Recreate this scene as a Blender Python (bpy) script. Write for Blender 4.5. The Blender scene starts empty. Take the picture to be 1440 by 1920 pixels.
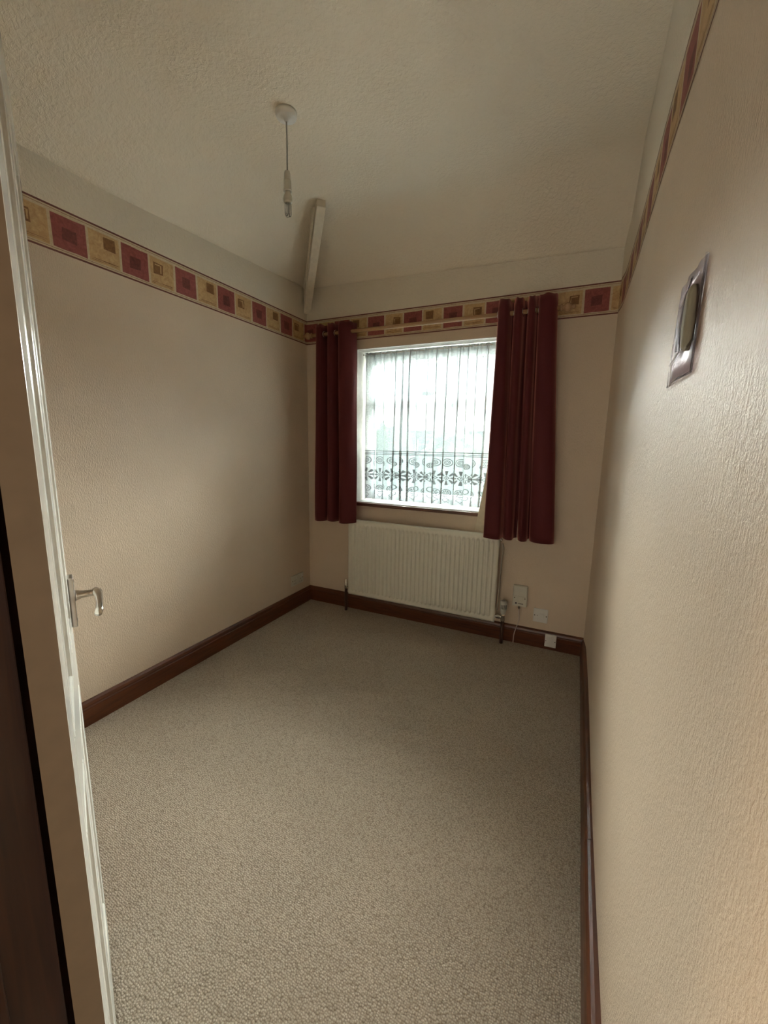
import bpy, bmesh, math, random
from mathutils import Vector, Matrix, Euler
from math import sin, cos, pi, radians, sqrt, atan2
random.seed(7)
S = bpy.context.scene
COL = S.collection

# ------------------------------------------------------------------ camera
cam_d = bpy.data.cameras.new('camera')
cam = bpy.data.objects.new('camera', cam_d); COL.objects.link(cam)
cam.location = (2.0101, -2.8119, 1.35)
cam.rotation_euler = (radians(80.404), radians(-0.994), radians(25.208))
cam_d.sensor_fit = 'VERTICAL'; cam_d.sensor_height = 36.0
cam_d.lens = 766.51 * 36.0 / 1920.0
cam_d.clip_start = 0.02; cam_d.clip_end = 200
S.camera = cam

# ------------------------------------------------------------------ world: even overcast sky
w = bpy.data.worlds.new('overcast_sky'); S.world = w; w.use_nodes = True
bg = w.node_tree.nodes['Background']
bg.inputs[0].default_value = (0.93, 0.972, 1.0, 1)
# standard overcast sky: horizon one third of the zenith, (1 + 2 sin(elevation)) / 3
_t = w.node_tree; _g = _t.nodes.new('ShaderNodeTexCoord'); _s = _t.nodes.new('ShaderNodeSeparateXYZ'); _t.links.new(_g.outputs['Generated'], _s.inputs[0])
_m = _t.nodes.new('ShaderNodeMath'); _m.operation = 'MAXIMUM'; _t.links.new(_s.outputs[2], _m.inputs[0]); _m.inputs[1].default_value = 0
_a = _t.nodes.new('ShaderNodeMath'); _a.operation = 'MULTIPLY_ADD'; _t.links.new(_m.outputs[0], _a.inputs[0])
SKY_HORIZON = 1.2
_a.inputs[1].default_value = 2 * SKY_HORIZON; _a.inputs[2].default_value = SKY_HORIZON
_t.links.new(_a.outputs[0], bg.inputs[1])

# ------------------------------------------------------------------ lights
def area(name, loc, target, sx, sy, power, color):
    l = bpy.data.lights.new(name, 'AREA'); l.shape = 'RECTANGLE'; l.size = sx; l.size_y = sy
    l.energy = power; l.color = color
    o = bpy.data.objects.new(name, l); COL.objects.link(o); o.location = loc
    d = Vector(target) - Vector(loc); o.rotation_euler = d.to_track_quat('-Z', 'Y').to_euler()
    return o
pl = area('window_portal', (1.06, 0.275, 1.465), (1.06, -1, 1.465), 1.2, 1.13, 1.0, (1, 1, 1))
pl.data.cycles.is_portal = True
sun = bpy.data.lights.new('sun_behind_cloud', 'SUN'); sun.energy = 100.0; sun.angle = radians(75); sun.color = (1.0, .97, .92)
so = bpy.data.objects.new('sun_behind_cloud', sun); COL.objects.link(so)
so.rotation_euler = Vector((.08, -1.0, -.74)).to_track_quat('-Z', 'Y').to_euler()
area('landing_lamp', (0.15, -3.35, 1.75), (2.16, -2.35, 1.15), 0.35, 0.35, 8.0, (1.0, 0.74, 0.46))
area('landing_daylight', (1.6, -4.3, 1.0), (1.4, -1.2, 2.2), 1.3, 1.2, 5.5, (1.0, 0.95, 0.86))  # added fill light, unseen behind the camera, aimed up to lift the ceiling

S.view_settings.view_transform = 'Standard'; S.view_settings.look = 'None'
S.view_settings.exposure = 1.28; S.view_settings.gamma = 1.0
S.view_settings.use_curve_mapping = False
S.display_settings.display_device = 'sRGB'

# ------------------------------------------------------------------ materials
class NT:
    def __init__(s, name):
        s.m = bpy.data.materials.new(name); s.m.use_nodes = True
        s.t = s.m.node_tree; s.n = s.t.nodes; s.l = s.t.links
        s.b = s.n['Principled BSDF']; s.out = s.n['Material Output']
    def node(s, typ, **kw):
        n = s.n.new(typ)
        for k, v in kw.items(): setattr(n, k, v)
        return n
    def setv(s, sock, v):
        if isinstance(v, bpy.types.NodeSocket): s.l.new(v, sock)
        else: sock.default_value = v
    def math(s, op, a, b=0.0, c=None):
        n = s.node('ShaderNodeMath', operation=op); s.setv(n.inputs[0], a); s.setv(n.inputs[1], b)
        if c is not None: s.setv(n.inputs[2], c)
        return n.outputs[0]
    def coord(s, scale=(1, 1, 1), kind='Object', rot=(0, 0, 0)):
        tc = s.node('ShaderNodeTexCoord'); mp = s.node('ShaderNodeMapping')
        mp.inputs['Scale'].default_value = scale; mp.inputs['Rotation'].default_value = rot
        s.l.new(tc.outputs[kind], mp.inputs['Vector']); return mp.outputs[0]
    def noise(s, vec, scale=5, detail=4, rough=.5, dist=0):
        n = s.node('ShaderNodeTexNoise'); s.l.new(vec, n.inputs['Vector'])
        n.inputs['Scale'].default_value = scale; n.inputs['Detail'].default_value = detail
        n.inputs['Roughness'].default_value = rough; n.inputs['Distortion'].default_value = dist
        return n.outputs['Fac']
    def ramp(s, fac, stops):
        r = s.node('ShaderNodeValToRGB'); s.l.new(fac, r.inputs[0]); e = r.color_ramp.elements
        while len(e) < len(stops): e.new(0.5)
        for i, (p, c) in enumerate(stops):
            e[i].position = p; e[i].color = (*c, 1) if len(c) == 3 else c
        return r.outputs[0]
    def bump(s, h, strength=.3, dist=.001, prev=None):
        b = s.node('ShaderNodeBump'); b.inputs['Strength'].default_value = strength
        b.inputs['Distance'].default_value = dist; s.l.new(h, b.inputs['Height'])
        if prev: s.l.new(prev, b.inputs['Normal'])
        return b.outputs[0]
    def P(s, **kw):
        for k, v in kw.items():
            s.setv(s.b.inputs[k.replace('_', ' ')], v)
        return s

def flat(name, col, rough=.5, metal=0, var=.06, **kw):
    n = NT(name); v = n.coord((1, 1, 1))
    f = n.noise(v, 35, 3)
    a = tuple(c * (1 - var) for c in col); b = tuple(min(1, c * (1 + var)) for c in col)
    n.P(Base_Color=n.ramp(f, [(.3, a), (.7, b)]), Roughness=rough, Metallic=metal, **kw)
    return n.m

def wallpaper(name, col, strength=.5, rough=.42):
    n = NT(name)
    v1 = n.coord((1, 1, .42)); v2 = n.coord((1, 1, 1))
    f1 = n.noise(v1, 190, 3, .6, .3)       # short upright strokes of blown vinyl
    f2 = n.noise(v2, 330, 2, .6)
    f3 = n.noise(v2, 1.7, 3)
    h = n.math('ADD', f1, n.math('MULTIPLY', f2, .35))
    c0 = tuple(c * .93 for c in col); c1 = tuple(c * 1.05 for c in col)
    n.P(Base_Color=n.ramp(f3, [(.3, c0), (.7, c1)]), Roughness=rough,
        Normal=n.bump(h, strength, .003))
    n.b.inputs['Specular IOR Level'].default_value = .45
    return n.m
M = {}
M['wall'] = wallpaper('embossed_wallpaper', (.655, .53, .405), 1.0, .48)
def ceiling_mat(name='woodchip_ceiling', g=1.0):
    n = NT(name); v = n.coord((1, 1, 1))
    f = n.noise(v, 62, 4, .62, .5); f3 = n.noise(v, 1.6, 2)
    n.P(Base_Color=n.ramp(f3, [(.3, (.82 * g, .735 * g, .605 * g)), (.7, (.87 * g, .785 * g, .65 * g))]), Roughness=.75,
        Normal=n.bump(f, 1.0, .006))
    return n.m
M['ceiling'] = ceiling_mat()
def carpet_mat():
    n = NT('beige_loop_carpet'); v = n.coord((1, 1, 1), rot=(0, 0, radians(4)))
    vo = n.node('ShaderNodeTexVoronoi'); n.l.new(v, vo.inputs['Vector']); vo.inputs['Scale'].default_value = 185
    vo.inputs['Randomness'].default_value = .62
    d = vo.outputs['Distance']
    big = n.noise(v, 2.2, 4); fine = n.noise(v, 210, 2)
    mixf = n.math('ADD', n.math('MULTIPLY', d, .75), n.math('MULTIPLY', fine, .35))
    col = n.ramp(mixf, [(.2, (.55, .472, .375)), (.5, (.425, .357, .278)), (.85, (.22, .175, .125))])
    mx = n.node('ShaderNodeMixRGB', blend_type='MULTIPLY'); mx.inputs[0].default_value = 1
    n.l.new(col, mx.inputs[1]); n.l.new(n.ramp(big, [(.3, (.9, .9, .9)), (.7, (1, 1, 1))]), mx.inputs[2])
    n.P(Base_Color=mx.outputs[0], Roughness=.95, Normal=n.bump(n.math('SUBTRACT', 1.0, d), .9, .004))
    n.b.inputs['Specular IOR Level'].default_value = .1
    n.b.inputs['Sheen Weight'].default_value = .15
    return n.m
M['upper'] = ceiling_mat('woodchip_upper_wall', .86)
M['carpet'] = carpet_mat()
def wood(name, c0, c1, rough=.38, sc=(3, 40, 40), coat=.08):
    n = NT(name); v = n.coord(sc)
    f = n.noise(v, 1.2, 5, .6, 1.2)
    n.P(Base_Color=n.ramp(f, [(.3, c0), (.7, c1)]), Roughness=rough, Normal=n.bump(f, .12, .001))
    n.b.inputs['Coat Weight'].default_value = coat; n.b.inputs['Coat Roughness'].default_value = .25
    return n.m
M['mahog_x'] = wood('mahogany_stain_x', (.048, .0135, .004), (.13, .036, .010))
M['mahog_y'] = wood('mahogany_stain_y', (.048, .0135, .004), (.13, .036, .010), sc=(40, 3, 40))
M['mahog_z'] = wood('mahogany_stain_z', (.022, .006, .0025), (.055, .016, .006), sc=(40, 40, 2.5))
M['pine'] = wood('varnished_pine', (.38, .215, .105), (.50, .31, .165), .25, (3, 60, 60), .5)
M['gloss'] = flat('white_gloss_paint', (.76, .75, .70), .16, var=.03)
M['edge'] = flat('bare_cream_edge', (.19, .148, .10), .6)  # shade on the white hinge edge put into its base colour
M['beam'] = flat('cream_beam_paint', (.70, .63, .51), .4)
M['upvc'] = flat('white_pvc', (.80, .83, .84), .3, var=.02)
M['reveal'] = flat('white_plaster', (.58, .56, .51), .7)
M['plastic'] = flat('white_plastic', (.62, .59, .50), .3, var=.03)
M['plastic_new'] = flat('bright_white_plastic', (.72, .70, .66), .3, var=.03)
M['rad'] = flat('radiator_enamel', (.68, .66, .57), .35, var=.02)
M['chrome'] = flat('chrome', (.72, .69, .64), .18, 1.0)
M['steel'] = flat('brushed_steel', (.55, .52, .48), .28, 1.0)
M['pipe'] = flat('dark_pipe_paint', (.05, .022, .015), .35)
M['dark'] = flat('dark_slot', (.02, .018, .015), .5)
M['grey_head'] = flat('valve_head_plastic', (.55, .53, .47), .4)
M['brown_plug'] = flat('brown_strain_relief', (.11, .08, .05), .5)
M['logo'] = flat('printed_logo', (.05, .045, .05), .5)
M['flex'] = flat('flex_pvc', (.36, .33, .27), .5)
M['cord'] = flat('white_cord', (.62, .52, .47), .45)
M['lining'] = flat('cream_lining', (.74, .66, .50), .85)
# border prints
def printm(name, a, b, sc=60):
    n = NT(name); v = n.coord((1, 1, 1)); f = n.noise(v, sc, 5, .7, 1.0)
    n.P(Base_Color=n.ramp(f, [(.32, a), (.68, b)]), Roughness=.55); return n.m
M['b_line'] = printm('border_dark_line', (.11, .025, .018), (.16, .04, .03))
M['b_cream'] = printm('border_cream', (.50, .39, .24), (.64, .52, .36))
M['b_thin'] = printm('border_thin_line', (.22, .09, .06), (.28, .13, .09))
M['b_red'] = printm('border_red', (.20, .040, .034), (.33, .085, .07), 45)
M['b_redk'] = printm('border_dark_red', (.10, .016, .014), (.20, .04, .036), 70)
M['b_gold'] = printm('border_gold', (.42, .245, .10), (.62, .42, .21), 40)
M['b_brown'] = printm('border_brown', (.15, .062, .018), (.28, .135, .042), 70)
def curtain_mat():
    n = NT('wine_curtain'); v = n.coord((1, 1, 1), 'UV')
    mp = n.coord((1400, 1400, 1), 'UV')
    wv = n.noise(mp, 1, 1)
    n.P(Base_Color=n.ramp(wv, [(.3, (.075, .0125, .014)), (.7, (.108, .018, .020))]), Roughness=.75,
        Normal=n.bump(wv, .15, .0004))
    n.b.inputs['Sheen Weight'].default_value = .7; n.b.inputs['Sheen Roughness'].default_value = .4
    n.b.inputs['Sheen Tint'].default_value = (1.0, .38, .30, 1)
    n.b.inputs['Specular IOR Level'].default_value = .25
    return n.m
M['curtain'] = curtain_mat()

def net_mat():
    n = NT('lace_net'); uv = n.node('ShaderNodeUVMap'); sp = n.node('ShaderNodeSeparateXYZ')
    n.l.new(uv.outputs[0], sp.inputs[0]); u = sp.outputs[0]; v = sp.outputs[1]
    m = n.math; P = .13
    fu = m('SUBTRACT', m('FRACT', m('DIVIDE', u, P)), .5)
    cx = m('MULTIPLY', fu, P)                                   # -.065 .. .065
    ox = m('MULTIPLY', m('SUBTRACT', m('FRACT', m('ADD', m('DIVIDE', u, P), .5)), .5), P)
    def less(a, b): return m('LESS_THAN', a, b)
    def gt(a, b): return m('GREATER_THAN', a, b)
    def rad(x, z0):
        dy = m('SUBTRACT', v, z0)
        return m('SQRT', m('ADD', m('MULTIPLY', x, x), m('MULTIPLY', dy, dy))), dy
    def ring(x, z0, r, t):
        rr, _ = rad(x, z0); return less(m('ABSOLUTE', m('SUBTRACT', rr, r)), t)
    def petals(x, z0, k, r0, r1, th):
        rr, dy = rad(x, z0); a = m('ARCTAN2', dy, x)
        pc = m('ABSOLUTE', m('COSINE', m('MULTIPLY', a, k)))
        return m('MULTIPLY', gt(pc, th), m('MULTIPLY', gt(rr, r0), less(rr, r1)))
    def diamond(x, z0, r, t):
        dy = m('SUBTRACT', v, z0)
        s_ = m('ADD', m('ABSOLUTE', x), m('ABSOLUTE', dy))
        return less(m('ABSOLUTE', m('SUBTRACT', s_, r)), t)
    def line(z0, t): return less(m('ABSOLUTE', m('SUBTRACT', v, z0)), t)
    motifs = [petals(cx, 1.102, 4, .020, .052, .72), diamond(cx, 1.102, .015, .003), diamond(cx, 1.102, .003, .003),
              petals(ox, 1.102, 4, .006, .030, .80), diamond(ox, 1.102, .036, .0022),
              ring(cx, 1.215, .027, .0026), ring(cx, 1.215, .016, .0018), petals(cx, 1.215, 5, .004, .013, .6),
              ring(ox, 1.190, .018, .0026), petals(ox, 1.19, 3, .002, .014, .55),
              ring(cx, .992, .026, .0026), petals(cx, .992, 4, .005, .020, .6),
              ring(ox, 1.010, .018, .0026), ring(ox, .962, .016, .0022), diamond(cx, .940, .018, .0025),
              line(1.262, .0022), line(1.272, .0022), line(1.287, .0030)]
    mk = motifs[0]
    for q in motifs[1:]: mk = m('MAXIMUM', mk, q)
    inl = less(v, 1.292)
    hole = m('MULTIPLY', mk, inl)
    mesh_n = n.node('ShaderNodeTexVoronoi'); mesh_n.inputs['Scale'].default_value = 170
    n.l.new(uv.outputs[0], mesh_n.inputs['Vector'])
    # cover of one layer of cloth
    head = gt(v, 1.985)
    base = m('ADD', m('ADD', .54, m('MULTIPLY', inl, .22)), m('MULTIPLY', head, .3))
    base = m('ADD', base, m('MULTIPLY', m('SUBTRACT', mesh_n.outputs['Distance'], .4), .25))
    base = m('MINIMUM', m('MAXIMUM', base, .05), .95)
    thr = m('MULTIPLY', hole, .34)                              # thick dark thread outlines
    # slant makes a layer denser
    geo = n.node('ShaderNodeNewGeometry'); dt = n.node('ShaderNodeVectorMath', operation='DOT_PRODUCT')
    n.l.new(geo.outputs['Incoming'], dt.inputs[0]); n.l.new(geo.outputs['Normal'], dt.inputs[1])
    cs = m('MAXIMUM', m('ABSOLUTE', dt.outputs['Value']), .22)
    al = m('SUBTRACT', 1.0, m('POWER', m('SUBTRACT', 1.0, base), m('DIVIDE', 1.0, cs)))
    al = m('MINIMUM', m('ADD', al, thr), .97)
    dif = n.node('ShaderNodeBsdfDiffuse'); trl = n.node('ShaderNodeBsdfTranslucent')
    cr = n.node('ShaderNodeMixRGB'); n.setv(cr.inputs[0], hole)
    cr.inputs[1].default_value = (.80, .85, .86, 1); cr.inputs[2].default_value = (.30, .31, .32, 1)
    ct = n.node('ShaderNodeMixRGB'); n.setv(ct.inputs[0], hole)
    ct.inputs[1].default_value = (.046, .057, .061, 1); ct.inputs[2].default_value = (.008, .0085, .009, 1)
    n.l.new(cr.outputs[0], dif.inputs[0]); n.l.new(ct.outputs[0], trl.inputs[0])
    mx1 = n.node('ShaderNodeMixShader'); mx1.inputs[0].default_value = .5
    n.l.new(dif.outputs[0], mx1.inputs[1]); n.l.new(trl.outputs[0], mx1.inputs[2])
    tr = n.node('ShaderNodeBsdfTransparent'); mx2 = n.node('ShaderNodeMixShader')
    n.l.new(al, mx2.inputs[0]); n.l.new(tr.outputs[0], mx2.inputs[1]); n.l.new(mx1.outputs[0], mx2.inputs[2])
    n.l.new(mx2.outputs[0], n.out.inputs[0])
    return n.m
M['net'] = net_mat()
def glass_mat(name, tint, gloss=.08, rough=.02, k=1.0):
    n = NT(name)
    tr = n.node('ShaderNodeBsdfTransparent'); tr.inputs[0].default_value = (*tint, 1)
    gl = n.node('ShaderNodeBsdfGlossy'); gl.inputs['Roughness'].default_value = rough
    fr = n.node('ShaderNodeFresnel'); fr.inputs[0].default_value = 1.45
    mx = n.node('ShaderNodeMixShader'); n.l.new(n.math('MULTIPLY', fr.outputs[0], k), mx.inputs[0])
    n.l.new(tr.outputs[0], mx.inputs[1]); n.l.new(gl.outputs[0], mx.inputs[2]); n.l.new(mx.outputs[0], n.out.inputs[0])
    return n.m
M['glass'] = glass_mat('window_glass', (.93, .97, .96))
M['bulbglass'] = glass_mat('clear_bulb_glass', (1, 1, 1))
M['pouch'] = glass_mat('clear_grey_film', (.74, .69, .70), rough=.28, k=.14)
M['film'] = glass_mat('clear_film', (.90, .88, .89), rough=.08, k=.6)

# ------------------------------------------------------------------ mesh helpers
def link(name, bm, mat, parent=None, smooth=False, kind=None, bevel=0, seg=2):
    bmesh.ops.recalc_face_normals(bm, faces=bm.faces)
    me = bpy.data.meshes.new(name); bm.to_mesh(me); bm.free()
    for mm in (mat if isinstance(mat, (list, tuple)) else [mat]): me.materials.append(mm)
    if smooth:
        for p in me.polygons: p.use_smooth = True
    o = bpy.data.objects.new(name, me); COL.objects.link(o)
    if parent: o.parent = parent
    if kind: o['kind'] = kind
    if bevel:
        b = o.modifiers.new('bevel', 'BEVEL'); b.width = bevel; b.segments = seg; b.limit_method = 'ANGLE'
        b.angle_limit = radians(40)
    return o
def thing(name, label, cat, loc=(0, 0, 0), rz=0, group=None):
    o = bpy.data.objects.new(name, None); COL.objects.link(o); o.location = loc; o.rotation_euler = (0, 0, rz)
    o.empty_display_size = .05
    o['label'] = label; o['category'] = cat
    if group: o['group'] = group
    return o
def box(bm, x0, y0, z0, x1, y1, z1, mi=0):
    vs = [bm.verts.new(p) for p in ((x0, y0, z0), (x1, y0, z0), (x1, y1, z0), (x0, y1, z0),
                                    (x0, y0, z1), (x1, y0, z1), (x1, y1, z1), (x0, y1, z1))]
    for f in ((0, 3, 2, 1), (4, 5, 6, 7), (0, 1, 5, 4), (1, 2, 6, 5), (2, 3, 7, 6), (3, 0, 4, 7)):
        bm.faces.new([vs[i] for i in f]).material_index = mi
def bx(*a):
    bm = bmesh.new(); box(bm, *a); return bm
def prism(bm, poly, z0, z1):
    a = [bm.verts.new((x, y, z0)) for x, y in poly]; b = [bm.verts.new((x, y, z1)) for x, y in poly]
    n = len(poly)
    bm.faces.new(a[::-1]); bm.faces.new(b)
    for i in range(n): bm.faces.new((a[i], a[(i + 1) % n], b[(i + 1) % n], b[i]))
def extrude_profile(bm, prof, p0, p1, nrm):
    """prof: (out, z) pairs; run from p0 to p1 (xy), nrm = outward direction (xy)"""
    n = len(prof); rings = []
    for p in (p0, p1):
        rings.append([bm.verts.new((p[0] + nrm[0] * o, p[1] + nrm[1] * o, z)) for o, z in prof])
    bm.faces.new(rings[0]); bm.faces.new(rings[1][::-1])
    for i in range(n): bm.faces.new((rings[0][i], rings[1][i], rings[1][(i + 1) % n], rings[0][(i + 1) % n]))
def lathe(bm, prof, origin=(0, 0, 0), axis='Z', seg=32, cap=True):
    O = Vector(origin); rings = []
    for r, h in prof:
        ring = []
        for k in range(seg):
            a = 2 * pi * k / seg; c, s_ = r * cos(a), r * sin(a)
            p = {'Z': (c, s_, h), 'Y': (c, h, s_), 'X': (h, c, s_)}[axis]
            ring.append(bm.verts.new(O + Vector(p)))
        rings.append(ring)
    for i in range(len(rings) - 1):
        for k in range(seg):
            bm.faces.new((rings[i][k], rings[i][(k + 1) % seg], rings[i + 1][(k + 1) % seg], rings[i + 1][k]))
    if cap:
        bm.faces.new(rings[0][::-1]); bm.faces.new(rings[-1])
def tube(bm, pts, r, seg=10, closed=False):
    pts = [Vector(p) for p in pts]; n = len(pts); rings = []
    up = Vector((0, 0, 1)); prev = None
    for i, p in enumerate(pts):
        if closed: t = pts[(i + 1) % n] - pts[(i - 1) % n]
        else: t = pts[min(i + 1, n - 1)] - pts[max(i - 1, 0)]
        t.normalize()
        if prev is None:
            a = t.cross(up)
            if a.length < .05: a = t.cross(Vector((1, 0, 0)))
        else: a = prev - t * prev.dot(t)
        a.normalize(); prev = a; b = t.cross(a)
        rr = r[i] if isinstance(r, (list, tuple)) else r
        rings.append([bm.verts.new(p + (a * cos(2 * pi * k / seg) + b * sin(2 * pi * k / seg)) * rr) for k in range(seg)])
    m_ = n if closed else n - 1
    for i in range(m_):
        A, B = rings[i], rings[(i + 1) % n]
        for k in range(seg): bm.faces.new((A[k], A[(k + 1) % seg], B[(k + 1) % seg], B[k]))
    if not closed:
        bm.faces.new(rings[0][::-1]); bm.faces.new(rings[-1])
def catmull(pts, k=8):
    out = []; P = [pts[0]] + list(pts) + [pts[-1]]
    for i in range(1, len(P) - 2):
        for j in range(k):
            t = j / k; r = []
            for d in range(len(pts[0])):
                a, b, c, e = P[i - 1][d], P[i][d], P[i + 1][d], P[i + 2][d]
                r.append(.5 * (2 * b + (c - a) * t + (2 * a - 5 * b + 4 * c - e) * t * t + (3 * b - a - 3 * c + e) * t ** 3))
            out.append(tuple(r))
    out.append(tuple(pts[-1])); return out

W = 2.158          # room width
YR = -2.635        # inner face of rear partition
# ================================================================== SETTING
ST = 'structure'
link('floor', bx(-.12, -4.7, -.12, 2.3, .3, 0), M['carpet'], kind=ST)
bm = bx(-.12, YR - .1, 0, 0, .0, 2.27); box(bm, -.12, YR - .1, 2.27, 0, .0, 2.75, 1)
link('wall_left', bm, [M['wall'], M['upper']], kind=ST)
# right wall: slightly hollow corner, wallpaper eased round it
def wr(y): return W - .012 * math.exp(-((y) / .09) ** 2) + .004 * sin(y * 2.3) ** 2
bm = bmesh.new()
ys = [0, -.01, -.02, -.04, -.06, -.09, -.12, -.16, -.2, -.3, -.5, -.8, -1.1, -1.4, -1.7, -2.0, -2.3, -2.6, -4.7]
PL = [(wr(y), y) for y in ys] + [(2.3, -4.7), (2.3, 0)]
prism(bm, PL, 0, 2.27); nf0 = len(bm.faces); prism(bm, PL, 2.27, 2.75); bm.faces.ensure_lookup_table()
for f in bm.faces[nf0:]: f.material_index = 1
link('wall_right', bm, [M['wall'], M['upper']], kind=ST)
# window wall with opening
OX0, OX1, OZ0, OZ1 = .450, 1.665, .875, 2.036
bm = bmesh.new()
for a in ((-.12, 0, 0, OX0, .28, 2.27), (OX1, 0, 0, 2.3, .28, 2.27), (OX0, 0, 0, OX1, .28, OZ0), (OX0, 0, OZ1, OX1, .28, 2.27), (-.12, 0, 2.27, 2.3, .28, 2.75, 1)):
    box(bm, *a)
wf = link('wall_front', bm, [M['wall'], M['upper']], kind=ST)
# rear partition, with the doorway the photograph is taken from
bm = bmesh.new()
box(bm, -.12, YR - .1, 0, 1.455, YR, 2.75); box(bm, 1.455, YR - .1, 2.08, 2.16, YR, 2.75)
link('wall_rear', bm, M['wall'], kind=ST)
bm = bmesh.new()
box(bm, -.92, -4.82, 0, 2.3, -4.7, 2.75); box(bm, -.92, -4.7, 0, -.8, YR - .1, 2.75)
box(bm, -.8, YR - .1, 0, -.12, YR, 2.75)
link('wall_landing', bm, M['wall'], kind=ST)
link('floor_landing', bx(-.8, -4.7, -.12, -.12, YR - .1, 0), M['carpet'], kind=ST)
link('ceiling_landing', bx(-.9, -4.8, 2.5, 2.3, YR - .1, 2.56), M['reveal'], kind=ST)
# ceiling: flat centre, shallow slopes down to the left wall and the window wall
ZC = 2.72
def cz(x, y):
    ym = -y
    t0 = 2.508 - .030 * x; zf = t0 + (ZC - t0) * ym / .41
    t1 = 2.508 + max(.05 * y, -.075); zl = t1 + (ZC - t1) * x / .375
    k = .013; vals = [zf, zl, ZC + .0035 * sin(x * 5 + 1) * sin(y * 4)]
    return -k * math.log(sum(math.exp(-q / k) for q in vals)) + .004
bm = bmesh.new(); nx, ny = 90, 110; g = []
for j in range(ny + 1):
    y = .01 - j * (.01 - YR + .01) / ny
    g.append([bm.verts.new((-.01 + i * (W + .03) / nx, y, cz(-.01 + i * (W + .03) / nx, y))) for i in range(nx + 1)])
for j in range(ny):
    for i in range(nx): bm.faces.new((g[j][i], g[j][i + 1], g[j + 1][i + 1], g[j + 1][i]))
o = link('ceiling', bm, M['ceiling'], smooth=True, kind=ST)
if o.data.polygons[0].normal.z > 0: o.data.flip_normals()
sol = o.modifiers.new('thick', 'SOLIDIFY'); sol.thickness = .04; sol.offset = -1
link('trim_4', bx(-.12, YR - .1, 2.75, 2.3, .28, 2.8), M['reveal'], kind=ST)   # loft boards over the room

# baseboards (moulded top), photographed as dark stained wood
SK = [(0, 0), (.020, 0), (.020, .088), (.0165, .094), (.0185, .099), (.014, .112), (.006, .1205), (0, .1215)]
bm = bmesh.new(); extrude_profile(bm, SK, (0, 0), (0, YR), (1, 0)); link('baseboard_left', bm, M['mahog_y'], kind=ST)
bm = bmesh.new(); extrude_profile(bm, SK, (0, 0), (W, 0), (0, -1)); link('baseboard_front', bm, M['mahog_x'], kind=ST)
SKR = [(-.006, 0), (.024, 0), (.024, .085), (.021, .104), (.014, .116), (.006, .1205), (-.006, .1215)]
bm = bmesh.new()
extrude_profile(bm, SKR, (W + .000, 0), (W + .0, -1.52), (-1, 0)); link('baseboard_right', bm, M['mahog_y'], kind=ST)
bm = bmesh.new()
extrude_profile(bm, [(a + .0015, b) for a, b in SKR], (W, -1.523), (W, -2.72), (-1, 0)); link('baseboard_right', bm, M['mahog_y'], kind=ST)

# ------------------------------------------------------------------ paper border (flat print, laid as thin paper)
BT, BB = 2.276, 2.100
mats_b = [M[k] for k in ('b_cream', 'b_line', 'b_thin', 'b_red', 'b_redk', 'b_gold', 'b_brown')]
def border(name, L, to3, phase, starts_red):
    """to3(s, z, h) -> point on the wall, s along, h = height of print layer"""
    bm = bmesh.new(); rnd = random.Random(name)
    def quad(s0, s1, z0, z1, mi, h, jit=0.0):
        n = max(1, int((s1 - s0) / .035)); j = lambda: rnd.uniform(-jit, jit)
        top = []; bot = []
        for i in range(n + 1):
            s = s0 + (s1 - s0) * i / n
            top.append((s + (j() if i in (0, n) else 0), z1 + j())); bot.append((s + (j() if i in (0, n) else 0), z0 + j()))
        tv = [bm.verts.new(to3(min(max(s, 0), L), z, h)) for s, z in top]
        bv = [bm.verts.new(to3(min(max(s, 0), L), z, h)) for s, z in bot]
        for i in range(n): bm.faces.new((bv[i], bv[i + 1], tv[i + 1], tv[i])).material_index = mi
    quad(0, L, BB, BT, 0, .0006)
    quad(0, L, BT - .0075, BT, 1, .0009); quad(0, L, BB, BB + .0075, 1, .0009)
    quad(0, L, BT - .0155, BT - .0135, 2, .0009); quad(0, L, BB + .0135, BB + .0155, 2, .0009)
    p = .1425; s = phase; red = starts_red; k = 0
    while s < L:
        a, b = s + .006, s + p - .006
        if b > 0:
            a2 = max(a, 0); b2 = min(b, L)
            if b2 - a2 > .01:
                quad(a2, b2, 2.121, 2.249, 3 if red else 5, .0009, .0016)
                if red:
                    cxs = (.0, .028)[k % 2]; cz_ = (2.183, 2.165)[k % 2]; m0 = (a + b) / 2 + cxs
                    if a2 < m0 - .03 and m0 + .03 < b2:
                        quad(m0 - .026, m0 + .026, cz_ - .026, cz_ + .026, 4, .0012, .004)
                        quad(m0 - .012, m0 + .012, cz_ - .012, cz_ + .012, 4, .0014, .003)
                else:
                    off = (.022, -.022)[(k // 2) % 2]; m0 = (a + b) / 2 + off; z0 = (2.20, 2.213)[(k // 2) % 2]
                    if a2 < m0 - .03 and m0 + .03 < b2:
                        quad(m0 - .027, m0 + .027, z0 - .026, z0 + .026, 6, .0012, .002)
                        quad(m0 - .020, m0 + .016, z0 - .018, z0 + .020, 5 if off > 0 else 6, .00135, .003)
                        quad(m0 - .014, m0 + .020, z0 - .020, z0 + .014, 6, .0015, .003)
                    quad(a2 + .008, b2 - .012, 2.134, 2.1365, 6, .0012, .001)
                    quad(a2 + .012, b2 - .006, 2.128, 2.1296, 6, .0012, .001)
            elif b2 > a2: quad(a2, b2, 2.121, 2.249, 3 if red else 5, .0009)
        s += p; red = not red; k += 1
    return link(name, bm, mats_b, kind=ST)
# left wall runs from the corner (s=0, Y=0) toward the camera
LL = -YR
border('trim_1', LL, lambda s, z, h: (h, -s, z), .037 - .1425, True)
border('trim_2', 2.145, lambda s, z, h: (s, -h, z), .108 - .1425, True)
border('trim_3', 2.62, lambda s, z, h: (wr(-s) - h, -s, z), .085 - .1425, False)

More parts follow.
